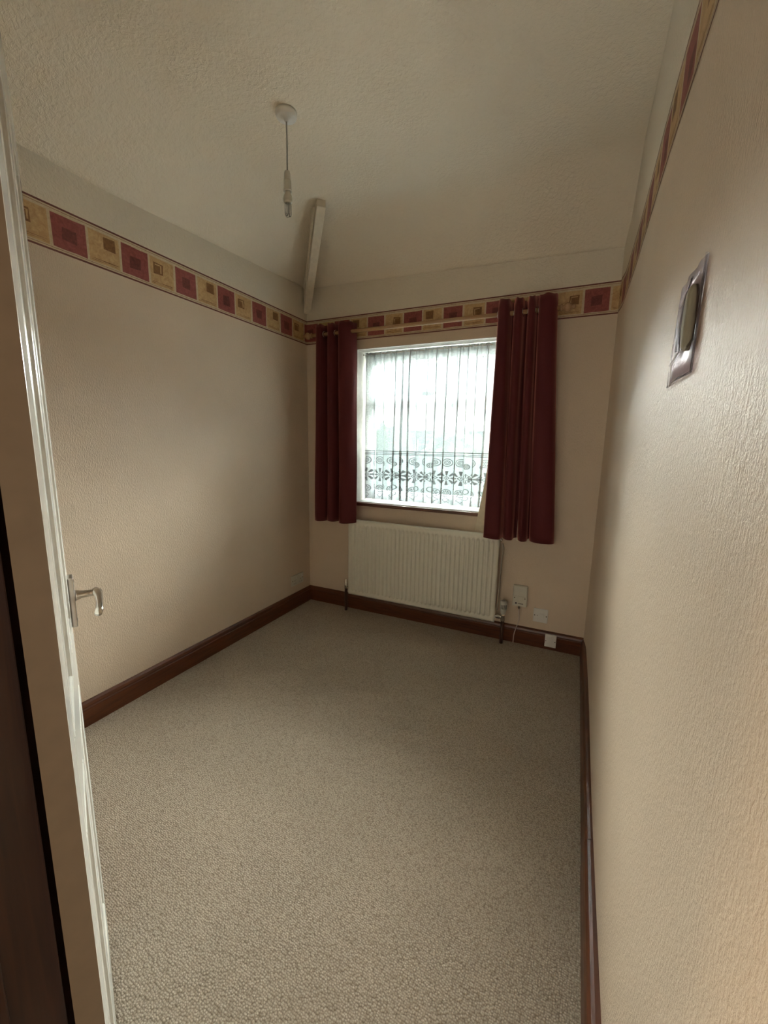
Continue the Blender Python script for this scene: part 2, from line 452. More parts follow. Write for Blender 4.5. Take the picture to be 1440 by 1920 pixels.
# ------------------------------------------------------------------ beam on the hip of the ceiling
def beam_bm():
    bm = bmesh.new(); A = Vector((.012, -.012)); B = Vector((.545, -.605)); d = (B - A).normalized(); n = Vector((-d.y, d.x)) * .026
    z0b, z1b, z0t, z1t = 2.325, 2.688, 2.56, 2.76
    P = []
    for (c, zb, zt) in ((A, z0b, z0t), (B, z1b, z1t)):
        for s_ in (-1, 1):
            q = c + n * s_; P.append((q.x, q.y, zb)); P.append((q.x, q.y, zt))
    v = [bm.verts.new(p) for p in P]
    for f in ((0, 1, 3, 2), (4, 6, 7, 5), (0, 4, 5, 1), (2, 3, 7, 6), (0, 2, 6, 4), (1, 5, 7, 3)): bm.faces.new([v[i] for i in f])
    return bm
link('trim_5', beam_bm(), M['beam'], kind=ST, bevel=.003)
# narrow fillet on the shaded side of the beam
bm = bmesh.new(); A = Vector((.0, -.035)); B = Vector((.49, -.600))
tube(bm, [(A.x + .004, A.y - .004, 2.40), (B.x, B.y, 2.697)], .008, 8); link('trim_6', bm, M['beam'], kind=ST, smooth=True)

# ================================================================== WINDOW
win = bpy.data.objects.new('window_1', None); COL.objects.link(win); win['kind'] = ST; win.location = (0, 0, 0)
def part(name, bm, mat, parent, **k): return link(name, bm, mat, parent, **k)
Y0, Y1 = .16, .215
FX0, FX1, FZ0, FZ1 = OX0 + .004, OX1 - .004, OZ0 + .02, OZ1 - .004
bm = bmesh.new()
box(bm, FX0, Y0, FZ0, FX0 + .052, Y1, FZ1); box(bm, FX1 - .052, Y0, FZ0, FX1, Y1, FZ1)
box(bm, FX0 + .052, Y0, FZ0, FX1 - .052, Y1, FZ0 + .06); box(bm, FX0 + .052, Y0, FZ1 - .075, FX1 - .052, Y1, FZ1)
part('frame', bm, M['upvc'], win, bevel=.004)
part('transom', bx(FX0 + .052, Y0 - .006, 1.612, FX1 - .052, Y1, 1.690), M['upvc'], win, bevel=.005)
# glazing beads and panes
for (za, zb) in ((FZ0 + .06, 1.612), (1.690, FZ1 - .075)):
    xa, xb = FX0 + .052, FX1 - .052
    bm = bmesh.new(); t = .012
    box(bm, xa, Y0 + .010, za, xa + t, Y1 - .01, zb); box(bm, xb - t, Y0 + .010, za, xb, Y1 - .01, zb)
    box(bm, xa + t, Y0 + .010, za, xb - t, Y1 - .01, za + t); box(bm, xa + t, Y0 + .010, zb - t, xb - t, Y1 - .01, zb)
    part('glazing_bead', bm, M['upvc'], win)
    part('pane', bx(xa + t, .186, za + t, xb - t, .192, zb - t), M['glass'], win)
bm = bmesh.new(); box(bm, 1.155, Y0 - .018, 1.628, 1.175, Y0 - .006, 1.672); box(bm, 1.158, Y0 - .034, 1.585, 1.172, Y0 - .018, 1.650)
part('window_handle', bm, M['upvc'], win, bevel=.003)
bm = bmesh.new()   # plastered reveal linings
box(bm, OX0, .001, OZ0, OX0 + .004, Y0, OZ1); box(bm, OX1 - .004, .001, OZ0, OX1, Y0, OZ1); box(bm, OX0, .001, OZ1 - .004, OX1, Y0, OZ1)
part('reveal', bm, M['reveal'], win)
sill = part('window_sill', bx(OX0 - .015, -.030, .862, OX1 + .015, 0, .886), M['mahog_x'], win, bevel=.004)
part('inner_sill', bx(OX0 + .004, 0.0, .872, OX1 - .004, Y0, .892), M['upvc'], win)

# net curtain
def net_bm():
    bm = bmesh.new(); uvl = bm.loops.layers.uv.new('UVMap')
    NX, NZ = 520, 46; X0, X1 = .462, 1.650; full = 2.15; rnd = random.Random(3)
    phs = [rnd.uniform(0, 6.28) for _ in range(12)]
    g = []
    for j in range(NZ + 1):
        v = j / NZ; row = []
        for i in range(NX + 1):
            t = i / NX
            z = 2.026 - v * 1.117
            if j == NZ: z -= .006 * abs(sin(t * (X1 - X0) * 1.4 / .065 * pi))
            low = min(1, v * 2.2)
            ph = 2 * pi * 17.0 * t + 1.2 * sin(2 * pi * 2.3 * t + phs[0]) + .6 * sin(2 * pi * 5.1 * t + phs[1]) + .35 * sin(v * 3 + t * 20)
            ph2 = 2 * pi * 41 * t + phs[3] + 1.2 * sin(2 * pi * 7 * t + phs[4])
            amp = (.55 + .45 * low) * (.9 + .25 * sin(2 * pi * 3.4 * t + phs[2]))
            x = X0 + (X1 - X0) * t + .0185 * amp * sin(ph) + .0045 * (1 - .65 * low) * sin(ph2)
            x += .004 * sin(v * 5 + t * 31) * v
            y = .098 + .017 * amp * cos(ph) + .005 * (1 - .5 * low) * cos(ph2)
            y = y if v > .04 else .098 + .006 * cos(ph2 * 1.0)
            x = min(max(x, OX0 + .008), OX1 - .008)
            row.append((bm.verts.new((x, y, z)), t * (X1 - X0) * 1.4, z))
        g.append(row)
    for j in range(NZ):
        for i in range(NX):
            q = (g[j][i], g[j + 1][i], g[j + 1][i + 1], g[j][i + 1]); f = bm.faces.new([a[0] for a in q]); f.smooth = True
            for lp, a in zip(f.loops, q): lp[uvl].uv = (a[1], a[2])
    return bm
nt = thing('net_curtain', 'sheer white net curtain with a lace flower border hanging in the window opening', 'net curtain', (0, 0, 0))
nb = net_bm()
me = bpy.data.meshes.new('cloth'); nb.to_mesh(me); nb.free(); me.materials.append(M['net'])
oc = bpy.data.objects.new('cloth', me); COL.objects.link(oc); oc.parent = nt
bm = bmesh.new(); tube(bm, [(OX0 + .004, .098, 2.012), (OX1 - .004, .098, 2.012)], .0035, 8); link('wire', bm, M['plastic'], nt, smooth=True)
bm = bmesh.new(); lathe(bm, [(.0055, 0), (.0055, .007), (.003, .010)], (OX0 + .004, .098, 2.012), 'X', 12); link('hook', bm, M['brown_plug'], nt)

# ================================================================== CURTAINS
def curtain(plan_top, plan_bot, ztop, zbot, name, label):
    T = catmull(plan_top, 9); B = catmull(plan_bot, 9); n = len(T)
    root = thing(name, label, 'curtain', (0, 0, 0))
    bm = bmesh.new(); uvl = bm.loops.layers.uv.new('UVMap'); NZ = 30; g = []
    ul = [0]
    for i in range(1, n): ul.append(ul[-1] + math.hypot(T[i][0] - T[i - 1][0], T[i][1] - T[i - 1][1]))
    for j in range(NZ + 1):
        v = j / NZ; e = v ** 1.15; row = []
        for i in range(n):
            x = T[i][0] * (1 - e) + B[i][0] * e + .0025 * sin(v * 7 + i * .35) * v
            y = T[i][1] * (1 - e) + B[i][1] * e + .002 * sin(v * 9 + i * .22) * v
            zb = zbot(i / (n - 1)) if callable(zbot) else zbot
            z = ztop * (1 - v) + zb * v
            if j == 0: z += .003 * sin(i * .5)
            row.append(bm.verts.new((x, y, z)))
        g.append(row)
    for j in range(NZ):
        for i in range(n - 1):
            f = bm.faces.new((g[j][i], g[j + 1][i], g[j + 1][i + 1], g[j][i + 1])); f.smooth = True
            for lp, (a, b) in zip(f.loops, ((i, j), (i, j + 1), (i + 1, j + 1), (i + 1, j))): lp[uvl].uv = (ul[a], b / NZ * 1.45)
    me = bpy.data.meshes.new('drape'); bm.to_mesh(me); bm.free(); me.materials.append(M['curtain'])
    o = bpy.data.objects.new('drape', me); COL.objects.link(o); o.parent = root
    s_ = o.modifiers.new('thick', 'SOLIDIFY'); s_.thickness = .0022; s_.offset = 0
    # eyelets where the cloth crosses the pole
    for i in range(1, n):
        a, b = T[i - 1], T[i]
        if (a[1] + .08) * (b[1] + .08) < 0:
            k = (-.08 - a[1]) / (b[1] - a[1]); x = a[0] + (b[0] - a[0]) * k
            dx, dy = b[0] - a[0], b[1] - a[1]; L = math.hypot(dx, dy); dx /= L; dy /= L
            bm = bmesh.new(); tube(bm, [(x + dx * .021 * cos(q), -.08 + dy * .021 * cos(q), 2.140 + .021 * sin(q)) for q in [2 * pi * k_ / 24 for k_ in range(24)]], .0033, 8, closed=True)
            link('eyelet', bm, M['chrome'], root, smooth=True)
    return root
LT = [(.158, -.030), (.150, -.075), (.168, -.115), (.205, -.120), (.222, -.075), (.232, -.038), (.250, -.050), (.262, -.105), (.290, -.120), (.312, -.100), (.325, -.050), (.342, -.032),
      (.352, -.065), (.360, -.115), (.385, -.132), (.425, -.112), (.456, -.080), (.470, -.038)]
LB = [(.140, -.030), (.128, -.075), (.140, -.118), (.175, -.128), (.205, -.090), (.222, -.045), (.238, -.055), (.252, -.105), (.290, -.122), (.318, -.090), (.335, -.045), (.350, -.038),
      (.362, -.085), (.382, -.140), (.410, -.165), (.460, -.150), (.500, -.130), (.520, -.114)]
curtain(LT, LB, 2.205, lambda t: .722 + .02 * t + .004 * sin(t * 20), 'curtain', 'wine red eyelet curtain drawn back at the left side of the window')
RT = [(1.545, -.028), (1.508, -.050), (1.492, -.085), (1.505, -.122), (1.545, -.125), (1.562, -.080), (1.568, -.035), (1.580, -.050), (1.588, -.100), (1.608, -.122), (1.632, -.105), (1.640, -.055), (1.650, -.030),
      (1.662, -.055), (1.668, -.105), (1.688, -.122), (1.706, -.100), (1.710, -.050), (1.716, -.032), (1.724, -.065), (1.730, -.112), (1.762, -.132), (1.805, -.122), (1.825, -.080), (1.815, -.032)]
RB = [(1.540, -.116), (1.505, -.118), (1.488, -.130), (1.500, -.154), (1.565, -.154), (1.596, -.130), (1.601, -.060), (1.604, -.060), (1.612, -.105), (1.635, -.125), (1.660, -.105), (1.668, -.050), (1.684, -.030),
      (1.700, -.050), (1.706, -.105), (1.728, -.125), (1.750, -.098), (1.756, -.045), (1.764, -.034), (1.774, -.075), (1.786, -.120), (1.835, -.140), (1.900, -.128), (1.922, -.085), (1.900, -.040)]
rc = curtain(RT, RB, 2.215, lambda t: .752 - .010 * sin(t * 3.1) + .004 * sin(t * 26), 'curtain', 'wine red eyelet curtain with cream lining showing at the right side of the window')
# cream lining showing behind the leading edge and under the hem
bm = bmesh.new(); g = []
LNP_T = [(1.520, -.030), (1.535, -.055), (1.56, -.030), (1.575, -.030)]
LNP_B = [(1.424, -.120), (1.462, -.114), (1.53, -.113), (1.575, -.112)]
a_ = catmull(LNP_T, 8); b_ = catmull(LNP_B, 8); NZ = 24
for j in range(NZ + 1):
    v = j / NZ; e = v ** 2.2
    g.append([bm.verts.new((a_[i][0] * (1 - e) + b_[i][0] * e, a_[i][1] * (1 - e) + b_[i][1] * e,
              2.16 * (1 - v) + (.785 - .03 * min(1, max(0, (i / len(a_) - .3) * 4)) - .004 * sin(i)) * v)) for i in range(len(a_))])
for j in range(NZ):
    for i in range(len(a_) - 1): bm.faces.new((g[j][i], g[j + 1][i], g[j + 1][i + 1], g[j][i + 1]))
ln = link('lining', bm, M['lining'], rc, smooth=True); ln['label'] = 'cream curtain lining'
s_ = ln.modifiers.new('thick', 'SOLIDIFY'); s_.thickness = .001; s_.offset = 0

for x in (1.622, 1.700):
    link('lining_hem', bx(x - .012, -.032, .722, x + .014, -.029, .90), M['lining'], rc)
# ------------------------------------------------------------------ pole
pole = thing('curtain_pole', 'pale varnished wooden curtain pole with turned finials above the window', 'curtain pole', (0, 0, 0))
bm = bmesh.new(); tube(bm, [(.105, -.08, 2.142), (1.845, -.08, 2.142)], .0135, 20); link('rod', bm, M['pine'], pole, smooth=True)
fin = [(.0135, 0), (.019, .003), (.019, .010), (.012, .015), (.012, .020), (.021, .027), (.026, .038), (.024, .050), (.015, .060), (.010, .065), (.013, .071), (.012, .078), (.004, .084)]
bm = bmesh.new(); lathe(bm, fin, (1.842, -.08, 2.142), 'X', 28); link('finial', bm, M['pine'], pole, smooth=True)
bm = bmesh.new(); lathe(bm, [(r, -h) for r, h in fin], (.108, -.08, 2.142), 'X', 28); link('finial', bm, M['pine'], pole, smooth=True)
for x in (.285, 1.611):
    bm = bmesh.new(); lathe(bm, [(.024, 0), (.024, -.006), (.019, -.010), (.010, -.013), (.009, -.052), (.013, -.058)], (x, 0, 2.112), 'Y', 24)
    tube(bm, [(x, -.08 + .019 * cos(q), 2.142 + .019 * sin(q)) for q in [2 * pi * k / 24 for k in range(24)]], .006, 8, closed=True)
    tube(bm, [(x, -.050, 2.112), (x, -.066, 2.124)], .008, 8)
    link('bracket', bm, M['pine'], pole, smooth=True)

# ================================================================== RADIATOR
RX0, RX1, RZ0, RZ1 = .437, 1.588, .152, .760
rad = thing('radiator', 'cream enamel panel radiator with vertical flutes under the window', 'radiator', (0, 0, 0))
def rad_panel(yf, thick):
    bm = bmesh.new(); nf = 34; pitch = (RX1 - RX0 - .05) / nf; NXr = nf * 8; 
    zs = [RZ0, RZ0 + .012, RZ0 + .024, RZ0 + .034, RZ0 + .040, RZ0 + .046, RZ0 + .054, RZ0 + .066] + [RZ0 + .066 + (RZ1 - RZ0 - .132) * k / 6 for k in range(1, 6)] + \
         [RZ1 - .066, RZ1 - .054, RZ1 - .046, RZ1 - .040, RZ1 - .034, RZ1 - .024, RZ1 - .012, RZ1]
    def dep(x, z):
        u = (x - RX0 - .025) / pitch; 
        if u < 0 or u > nf: return 0
        fr = abs((u % 1) - .5) * 2
        sx = max(0, min(1, (.78 - fr) / .42)); sx = sx * sx * (3 - 2 * sx)
        ez = min(z - RZ0, RZ1 - z); rz_ = max(0, min(1, (ez - .030 - .012 * fr) / .018)); rz_ = rz_ * rz_ * (3 - 2 * rz_)
        return .0115 * sx * rz_
    xs = [RX0, RX0 + .012] + [RX0 + .025 + (RX1 - RX0 - .05) * i / NXr for i in range(NXr + 1)] + [RX1 - .012, RX1]
    g = []
    for z in zs: g.append([bm.verts.new((x, yf + .004 - dep(x, z) + (.005 if (x in (RX0, RX1) or z in (RZ0, RZ1)) else 0), z)) for x in xs])
    for j in range(len(zs) - 1):
        for i in range(len(xs) - 1): bm.faces.new((g[j][i], g[j][i + 1], g[j + 1][i + 1], g[j + 1][i])).smooth = True
    # returned edges
    loop = [g[0][i] for i in range(len(xs))] + [g[j][-1] for j in range(1, len(zs))] + [g[-1][i] for i in range(len(xs) - 2, -1, -1)] + [g[j][0] for j in range(len(zs) - 2, 0, -1)]
    bk = [bm.verts.new((v.co.x, yf + thick, v.co.z)) for v in loop]; n = len(loop)
    for i in range(n): bm.faces.new((loop[i], loop[(i + 1) % n], bk[(i + 1) % n], bk[i]))
    bm.faces.new(bk[::-1])
    return bm
link('front_panel', rad_panel(-.105, .022), M['rad'], rad)
link('back_panel', bx(RX0 + .006, -.055, RZ0 + .006, RX1 - .004, -.040, RZ1 - .006), M['rad'], rad, bevel=.004)
bm = bmesh.new()
for x in (RX0 + .03, RX1 - .03):
    for z in (RZ0 + .03, RZ1 - .03): link('manifold', bx(x - .018, -.085, z - .016, x + .018, -.052, z + .016), M['rad'], rad, bevel=.004)
bm.free()
bm = bmesh.new()
bm.free()
for x in (RX0 + .2, RX1 - .2): link('bracket', bx(x - .02, -.042, RZ0 + .05, x + .02, -.001, RZ1 - .06), M['steel'], rad)
bm = bmesh.new(); lathe(bm, [(.010, 0), (.010, .012), (.007, .018)], (RX1 - .002, -.068, RZ1 - .035), 'X', 16); link('bleed_valve', bm, M['chrome'], rad, smooth=True)
# loose strip of paper hanging behind the right edge
bm = bmesh.new(); pts = [(1.598, .70), (1.606, .66), (1.600, .56), (1.597, .44), (1.594, .32), (1.592, .22)]
v0 = [bm.verts.new((x, -.050, z)) for x, z in pts]; v1 = [bm.verts.new((x + .004, -.028, z - .004)) for x, z in pts]
v2 = [bm.verts.new((x + .0022, -.050, z)) for x, z in pts]; v3 = [bm.verts.new((x + .0062, -.028, z - .004)) for x, z in pts]
for i in range(5):
    bm.faces.new((v0[i], v0[i + 1], v1[i + 1], v1[i])); bm.faces.new((v2[i], v3[i], v3[i + 1], v2[i + 1]))
    bm.faces.new((v0[i], v2[i], v2[i + 1], v0[i + 1])); bm.faces.new((v1[i], v1[i + 1], v3[i + 1], v3[i]))
so = link('end_strip', bm, M['plastic'], rad, smooth=True)
# left lockshield valve
YV = -.075
lv = bmesh.new(); lathe(lv, [(.013, .185), (.013, .215), (.010, .222), (.010, .258), (.007, .264)], (.405, YV, 0), 'Z', 20); tube(lv, [(.405, YV, .190), (.448, YV, .190)], .010, 14)
link('lockshield_valve', lv, M['chrome'], rad, smooth=True)
bm = bmesh.new(); lathe(bm, [(.0115, 0.001), (.0115, .18), (.013, .186)], (.405, YV, 0), 'Z', 16); link('pipe', bm, M['pipe'], rad, smooth=True)
# right thermostatic valve
bm = bmesh.new(); lathe(bm, [(.010, .160), (.014, .166), (.014, .205), (.011, .212)], (1.640, YV, 0), 'Z', 20); tube(bm, [(1.640, YV, .190), (1.584, YV, .190)], .010, 14)
lathe(bm, [(.015, -.012), (.015, .012)], (1.610, YV, .190), 'X', 6)
vb = link('valve_body', bm, M['chrome'], rad, smooth=False)
bm = bmesh.new(); lathe(bm, [(.012, .212), (.017, .222), (.020, .240), (.023, .250), (.0245, .290), (.023, .303), (.016, .309)], (1.640, YV, 0), 'Z', 32)
th = link('thermostat_head', bm, M['grey_head'], rad, smooth=True)
for k in range(-2, 3):
    a = radians(-70 + k * 20); bm = bmesh.new(); c = Vector((1.640 + .0236 * cos(a), YV + .0236 * sin(a), 0))
    box(bm, c.x - .0016, c.y - .0016, .255, c.x + .0016, c.y + .0016, .285); link('grip_slot', bm, M['dark'], th)
bm = bmesh.new(); lathe(bm, [(.0115, 0.001), (.0115, .160)], (1.640, YV, 0), 'Z', 16); link('pipe', bm, M['pipe'], rad, smooth=True)

# ================================================================== SOCKETS ON THE WINDOW WALL
def screw(parent, x, y, z, ax='Y', r=.0038, mat='brown_plug'):
    bm = bmesh.new(); s_ = {'Y': -1, 'X': 1}[ax]
    lathe(bm, [(r, 0), (r, .0012 * s_), (r * .6, .0017 * s_)], (x, y, z), ax, 14)
    return link('screw', bm, M[mat], parent)
jb = thing('telephone_socket', 'tall white telephone junction box with dark logo above the white cord', 'telephone socket', (0, 0, 0))
link('back_box', bx(1.690, -.026, .268, 1.784, 0, .414), M['plastic'], jb, bevel=.004)
link('upper_cover', bx(1.692, -.033, .341, 1.782, -.026, .412), M['plastic'], jb, bevel=.005)
link('lower_cover', bx(1.692, -.029, .270, 1.782, -.026, .339), M['plastic'], jb, bevel=.003)
screw(jb, 1.703, -.029, .328); screw(jb, 1.770, -.029, .328)
bm = bmesh.new(); lathe(bm, [(.0065, 0), (.0065, -.0006)], (1.7145, -.029, .290), 'Y', 20)
lx = 1.7265
for k, wd in enumerate((.0050, .0040, .0062, .0040, .0046, .0036)):
    box(bm, lx, -.0296, .2875 - .0004 * k, lx + wd, -.029, .2935 - .0002 * k if k % 2 else .2915); lx += wd + .0012
link('logo', bm, M['logo'], jb)
bm = bmesh.new(); box(bm, 1.7285, -.020, .248, 1.7405, -.008, .268); link('cord_grip', bm, M['brown_plug'], jb, bevel=.002)
cordt = catmull([(1.7345, -.014, .250), (1.737, -.016, .215), (1.742, -.022, .185), (1.736, -.026, .145), (1.724, -.029, .10), (1.716, -.030, .06), (1.714, -.030, .002)], 6)
bm = bmesh.new(); tube(bm, cordt, .0030, 10); link('cord', bm, M['cord'], jb, smooth=True)

fs = thing('fused_spur', 'square white fused switch plate to the right of the telephone box', 'wall switch', (0, 0, 0))
link('plate', bx(1.829, -.009, .174, 1.921, 0, .270), M['plastic_new'], fs, bevel=.003)
screw(fs, 1.838, -.009, .222); screw(fs, 1.912, -.009, .222)
link('fuse_holder', bx(1.872, -.0125, .205, 1.896, -.009, .238), M['plastic_new'], fs, bevel=.002)
bm = bmesh.new(); lathe(bm, [(.0022, 0), (.0022, -.0008)], (1.855, -.009, .222), 'Y', 12); link('indicator', bm, M['dark'], fs)

bp_ = thing('blanking_plate', 'small square white box screwed to the skirting near the right corner', 'junction box', (0, 0, 0))
link('cover', bx(1.916, -.038, .026, 1.986, -.0195, .110), M['plastic_new'], bp_, bevel=.003)
screw(bp_, 1.922, -.038, .068, r=.003); screw(bp_, 1.979, -.038, .068, r=.003, mat='dark')

# double socket on left wall
ds = thing('double_socket', 'cream double power socket low on the left wall by the corner', 'power socket', (0, 0, 0))
link('plate', bx(0, -.262, .186, .009, -.106, .274), M['plastic'], ds, bevel=.003)
for yc in (-.222, -.146):
    link('rocker_switch', bx(.009, yc - .006 + .018, .240, .0125, yc + .006 + .018, .262), M['plastic_new'], ds, bevel=.001)
    bm = bmesh.new(); box(bm, .009, yc - .002, .222, .0094, yc + .002, .231); box(bm, .009, yc - .015, .203, .0094, yc - .008, .207); box(bm, .009, yc + .008, .203, .0094, yc + .015, .207)
    link('pin_hole', bm, M['dark'], ds)
screw(ds, .009, -.252, .230, 'X'); screw(ds, .009, -.116, .230, 'X')

# ================================================================== PENDANT LAMP
PX, PY = .859, -1.319
PK = 1.0785   # fitting size
pd = thing('pendant_light', 'bare pendant light fitting hanging from a white ceiling rose', 'ceiling light', (.7685, -1.2015, 1.35 * (1 - PK)))
pd.scale = (PK, PK, PK)
zt = (cz(.7685, -1.2015) - 1.35 * (1 - PK)) / PK
bm = bmesh.new(); lathe(bm, [(.0415, zt + .003), (.0415, zt - .010), (.039, zt - .018), (.033, zt - .022), (.010, zt - .025), (.007, zt - .032), (.004, zt - .033)], (0, 0, 0), 'Z', 48)
link('ceiling_rose', bm, M['plastic_new'], pd, smooth=True)
bm = bmesh.new(); tube(bm, [(0, 0, zt - .030), (.0008, .0005, 2.50), (0, 0, 2.405)], .0029, 12); link('flex', bm, M['flex'], pd, smooth=True)
bm = bmesh.new(); lathe(bm, [(.004, 2.416), (.0105, 2.414), (.0128, 2.405), (.0132, 2.385), (.0132, 2.382)], (0, 0, 0), 'Z', 32); link('holder_cap', bm, M['plastic'], pd, smooth=True)
bm = bmesh.new(); lathe(bm, [(.0122, 2.3825), (.0146, 2.381), (.0150, 2.352), (.0165, 2.349), (.0165, 2.342), (.0125, 2.342), (.0125, 2.362)], (0, 0, 0), 'Z', 32); link('holder_skirt', bm, M['plastic'], pd, smooth=True)
bm = bmesh.new(); lathe(bm, [(.0105, 2.362), (.0105, 2.338), (.012, 2.334), (.0165, 2.326), (.0185, 2.314), (.0175, 2.305), (.012, 2.300)], (0, 0, 0), 'Z', 32)
bl = link('bulb', bm, M['plastic'], pd, smooth=True)
for a0 in (0, 1, 2):
    a = a0 * 2 * pi / 3 + .4; cx_, cy_ = .0085 * cos(a), .0085 * sin(a); ux, uy = -sin(a) * .0048, cos(a) * .0048
    pts = [(cx_ - ux, cy_ - uy, 2.302), (cx_ - ux, cy_ - uy, 2.262), (cx_ - ux * .7, cy_ - uy * .7, 2.256), (cx_, cy_, 2.2535), (cx_ + ux * .7, cy_ + uy * .7, 2.256), (cx_ + ux, cy_ + uy, 2.262), (cx_ + ux, cy_ + uy, 2.302)]
    bm = bmesh.new(); tube(bm, pts, .0042, 10); link('glass_tube', bm, M['bulbglass'], bl, smooth=True)

# ================================================================== DOOR (opened into the room, hinge edge nearest)
F = Vector((.9435, -2.2905)); N = Vector((1.519, -2.587)); DL = (F - N).length
ang = atan2(F.y - N.y, F.x - N.x)
door = bpy.data.objects.new('door_1', None); COL.objects.link(door); door['kind'] = ST
door.location = (N.x, N.y, 0); door.rotation_euler = (0, 0, ang)
# local: +x toward free edge, face seen = local -y side (pointing into room); thickness toward +y
DH = 1.993; TH = .029
def dpart(name, bm, mat, **k): return link(name, bm, mat, door, **k)
st = .095
bm = bmesh.new()
box(bm, .0, 0, .012, st, TH, DH); box(bm, DL - st, 0, .012, DL, TH, DH)
box(bm, st, 0, .012, DL - st, TH, .20); box(bm, st, 0, .80, DL - st, TH, .95); box(bm, st, 0, 1.83, DL - st, TH, DH)
xm = DL / 2
box(bm, xm - .045, 0, .20, xm + .045, TH, .80); box(bm, xm - .045, 0, .95, xm + .045, TH, 1.83)
dl = dpart('door_leaf', bm, M['gloss'], bevel=.0025)
for (xa, xb) in ((st, xm - .045), (xm + .045, DL - st)):
    for (za, zb) in ((.20, .80), (.95, 1.83)):
        bm = bmesh.new(); box(bm, xa, .009, za, xb, .020, zb); pn = dpart('door_panel', bm, M['gloss'])
        bm = bmesh.new(); t = .012
        for q in ((xa, za, xa + t, zb), (xb - t, za, xb, zb), (xa + t, za, xb - t, za + t), (xa + t, zb - t, xb - t, zb)):
            box(bm, q[0], -.0012, q[1], q[2], .009, q[3])
        link('moulding', bm, M['gloss'], pn, bevel=.004)
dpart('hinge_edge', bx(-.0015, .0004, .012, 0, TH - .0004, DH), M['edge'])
# handle on the visible face, near the free edge
hx = DL - .052
hp = dpart('handle_plate', bx(hx - .019, -.0115, .923, hx + .019, -.0005, 1.040), M['steel'], bevel=.003)
hp['label'] = 'brushed metal lever handle plate'
bm = bmesh.new(); lathe(bm, [(.0125, -.011), (.0115, -.016), (.0085, -.024), (.0075, -.042), (.0080, -.054)], (hx, 0, .993), 'Y', 20)
link('spindle', bm, M['chrome'], hp, smooth=True)
bm = bmesh.new(); tube(bm, [(hx + .006, -.050, .995), (hx - .004, -.054, .994), (hx - .030, -.055, .990), (hx - .060, -.054, .985), (hx - .085, -.052, .979), (hx - .098, -.049, .975)], [.0085, .0095, .0078, .0070, .0080, .0072], 16)
link('lever', bm, M['chrome'], hp, smooth=True)
for z in (.935, 1.028):
    bm = bmesh.new(); lathe(bm, [(.0035, -.0115), (.0035, -.0127)], (hx, 0, z), 'Y', 12); link('screw', bm, M['chrome'], hp)
# door frame, dark stained (right at the camera's left hand)
fr = bpy.data.objects.new('door_2', None); COL.objects.link(fr); fr['kind'] = ST
link('jamb', bx(1.455, YR - .115, 0, 1.4865, -2.6115, 2.03), M['mahog_z'], fr, bevel=.002)
link('jamb', bx(W - .026, YR - .115, 0, W - .003, -2.6115, 2.03), M['mahog_z'], fr, bevel=.002)
link('head', bx(1.455, YR - .115, 2.03, W - .003, -2.6115, 2.08), M['mahog_z'], fr, bevel=.002)
link('architrave', bx(1.372, YR, 0, 1.420, -2.5735, 2.03), M['mahog_z'], fr, bevel=.004)
link('stop', bx(1.4865, -2.70, 0, 1.4985, -2.665, 2.03), M['mahog_z'], fr, bevel=.002)

# ================================================================== PLASTIC PACK ON THE RIGHT WALL
pk = thing('wall_pouch', 'clear grey plastic pouch holding a beige oblong stuck high on the right wall', 'plastic pouch', (0, 0, 0))
XW = W - .0005
def xw(d): return XW - d
bm = bmesh.new(); n1 = 14; rows = []
for j in range(7):
    z = 1.468 + (1.634 - 1.468) * j / 6
    rows.append([bm.verts.new((wr(-1.93) - .004 - .0035 * sin(pi * i / n1) - .0014 * sin(i * 1.3 + j * .9), -2.018 + .186 * i / n1, z)) for i in range(n1 + 1)])
for j in range(6):
    for i in range(n1): bm.faces.new((rows[j][i], rows[j][i + 1], rows[j + 1][i + 1], rows[j + 1][i])).smooth = True
o = link('backing', bm, M['pouch'], pk)
XB = wr(-1.93)
so_ = o.modifiers.new('thick', 'SOLIDIFY'); so_.thickness = .0008; so_.offset = 0
def rod(name, pts, r, mat): 
    bm = bmesh.new(); tube(bm, pts, r, 8); return link(name, bm, M[mat], pk, smooth=True)
rod('seam', [(XB - .006, -2.018, 1.466), (XB - .006, -2.018, 1.550), (XB - .006, -2.020, 1.634)], .0018, 'film')
rod('seam', [(XB - .006, -2.018, 1.466), (XB - .008, -1.93, 1.468), (XB - .006, -1.832, 1.466)], .0018, 'film')
rod('seam', [(XB - .006, -1.832, 1.466), (XB - .006, -1.832, 1.50), (XB - .005, -1.831, 1.545)], .0012, 'film')
rod('seam', [(XB - .008, -2.016, 1.515), (XB - .010, -1.975, 1.508), (XB - .010, -1.92, 1.512), (XB - .007, -1.834, 1.506)], .0016, 'film')
# raised oblong with rounded ends
bm = bmesh.new(); ring = []
YC, ZC2, hw, hh = -1.972, 1.556, .018, .050
def outl(k, s_):
    a = 2 * pi * k / 32; c, q = cos(a), sin(a)
    return YC + s_ * hw * (abs(c) ** .75) * (1 if c > 0 else -1), ZC2 + s_ * hh * (abs(q) ** .9) * (1 if q > 0 else -1)
for s_, d in ((1.0, .004), (1.0, .011), (.86, .0155), (.5, .017)):
    ring.append([bm.verts.new((XB - d, *outl(k, s_))) for k in range(32)])
for i in range(3):
    for k in range(32): bm.faces.new((ring[i][k], ring[i][(k + 1) % 32], ring[i + 1][(k + 1) % 32], ring[i + 1][k])).smooth = True
bm.faces.new(ring[-1]); bm.faces.new(ring[0][::-1])
M['oblong'] = flat('beige_oblong', (.27, .24, .17), .8)
link('oblong', bm, M['oblong'], pk)
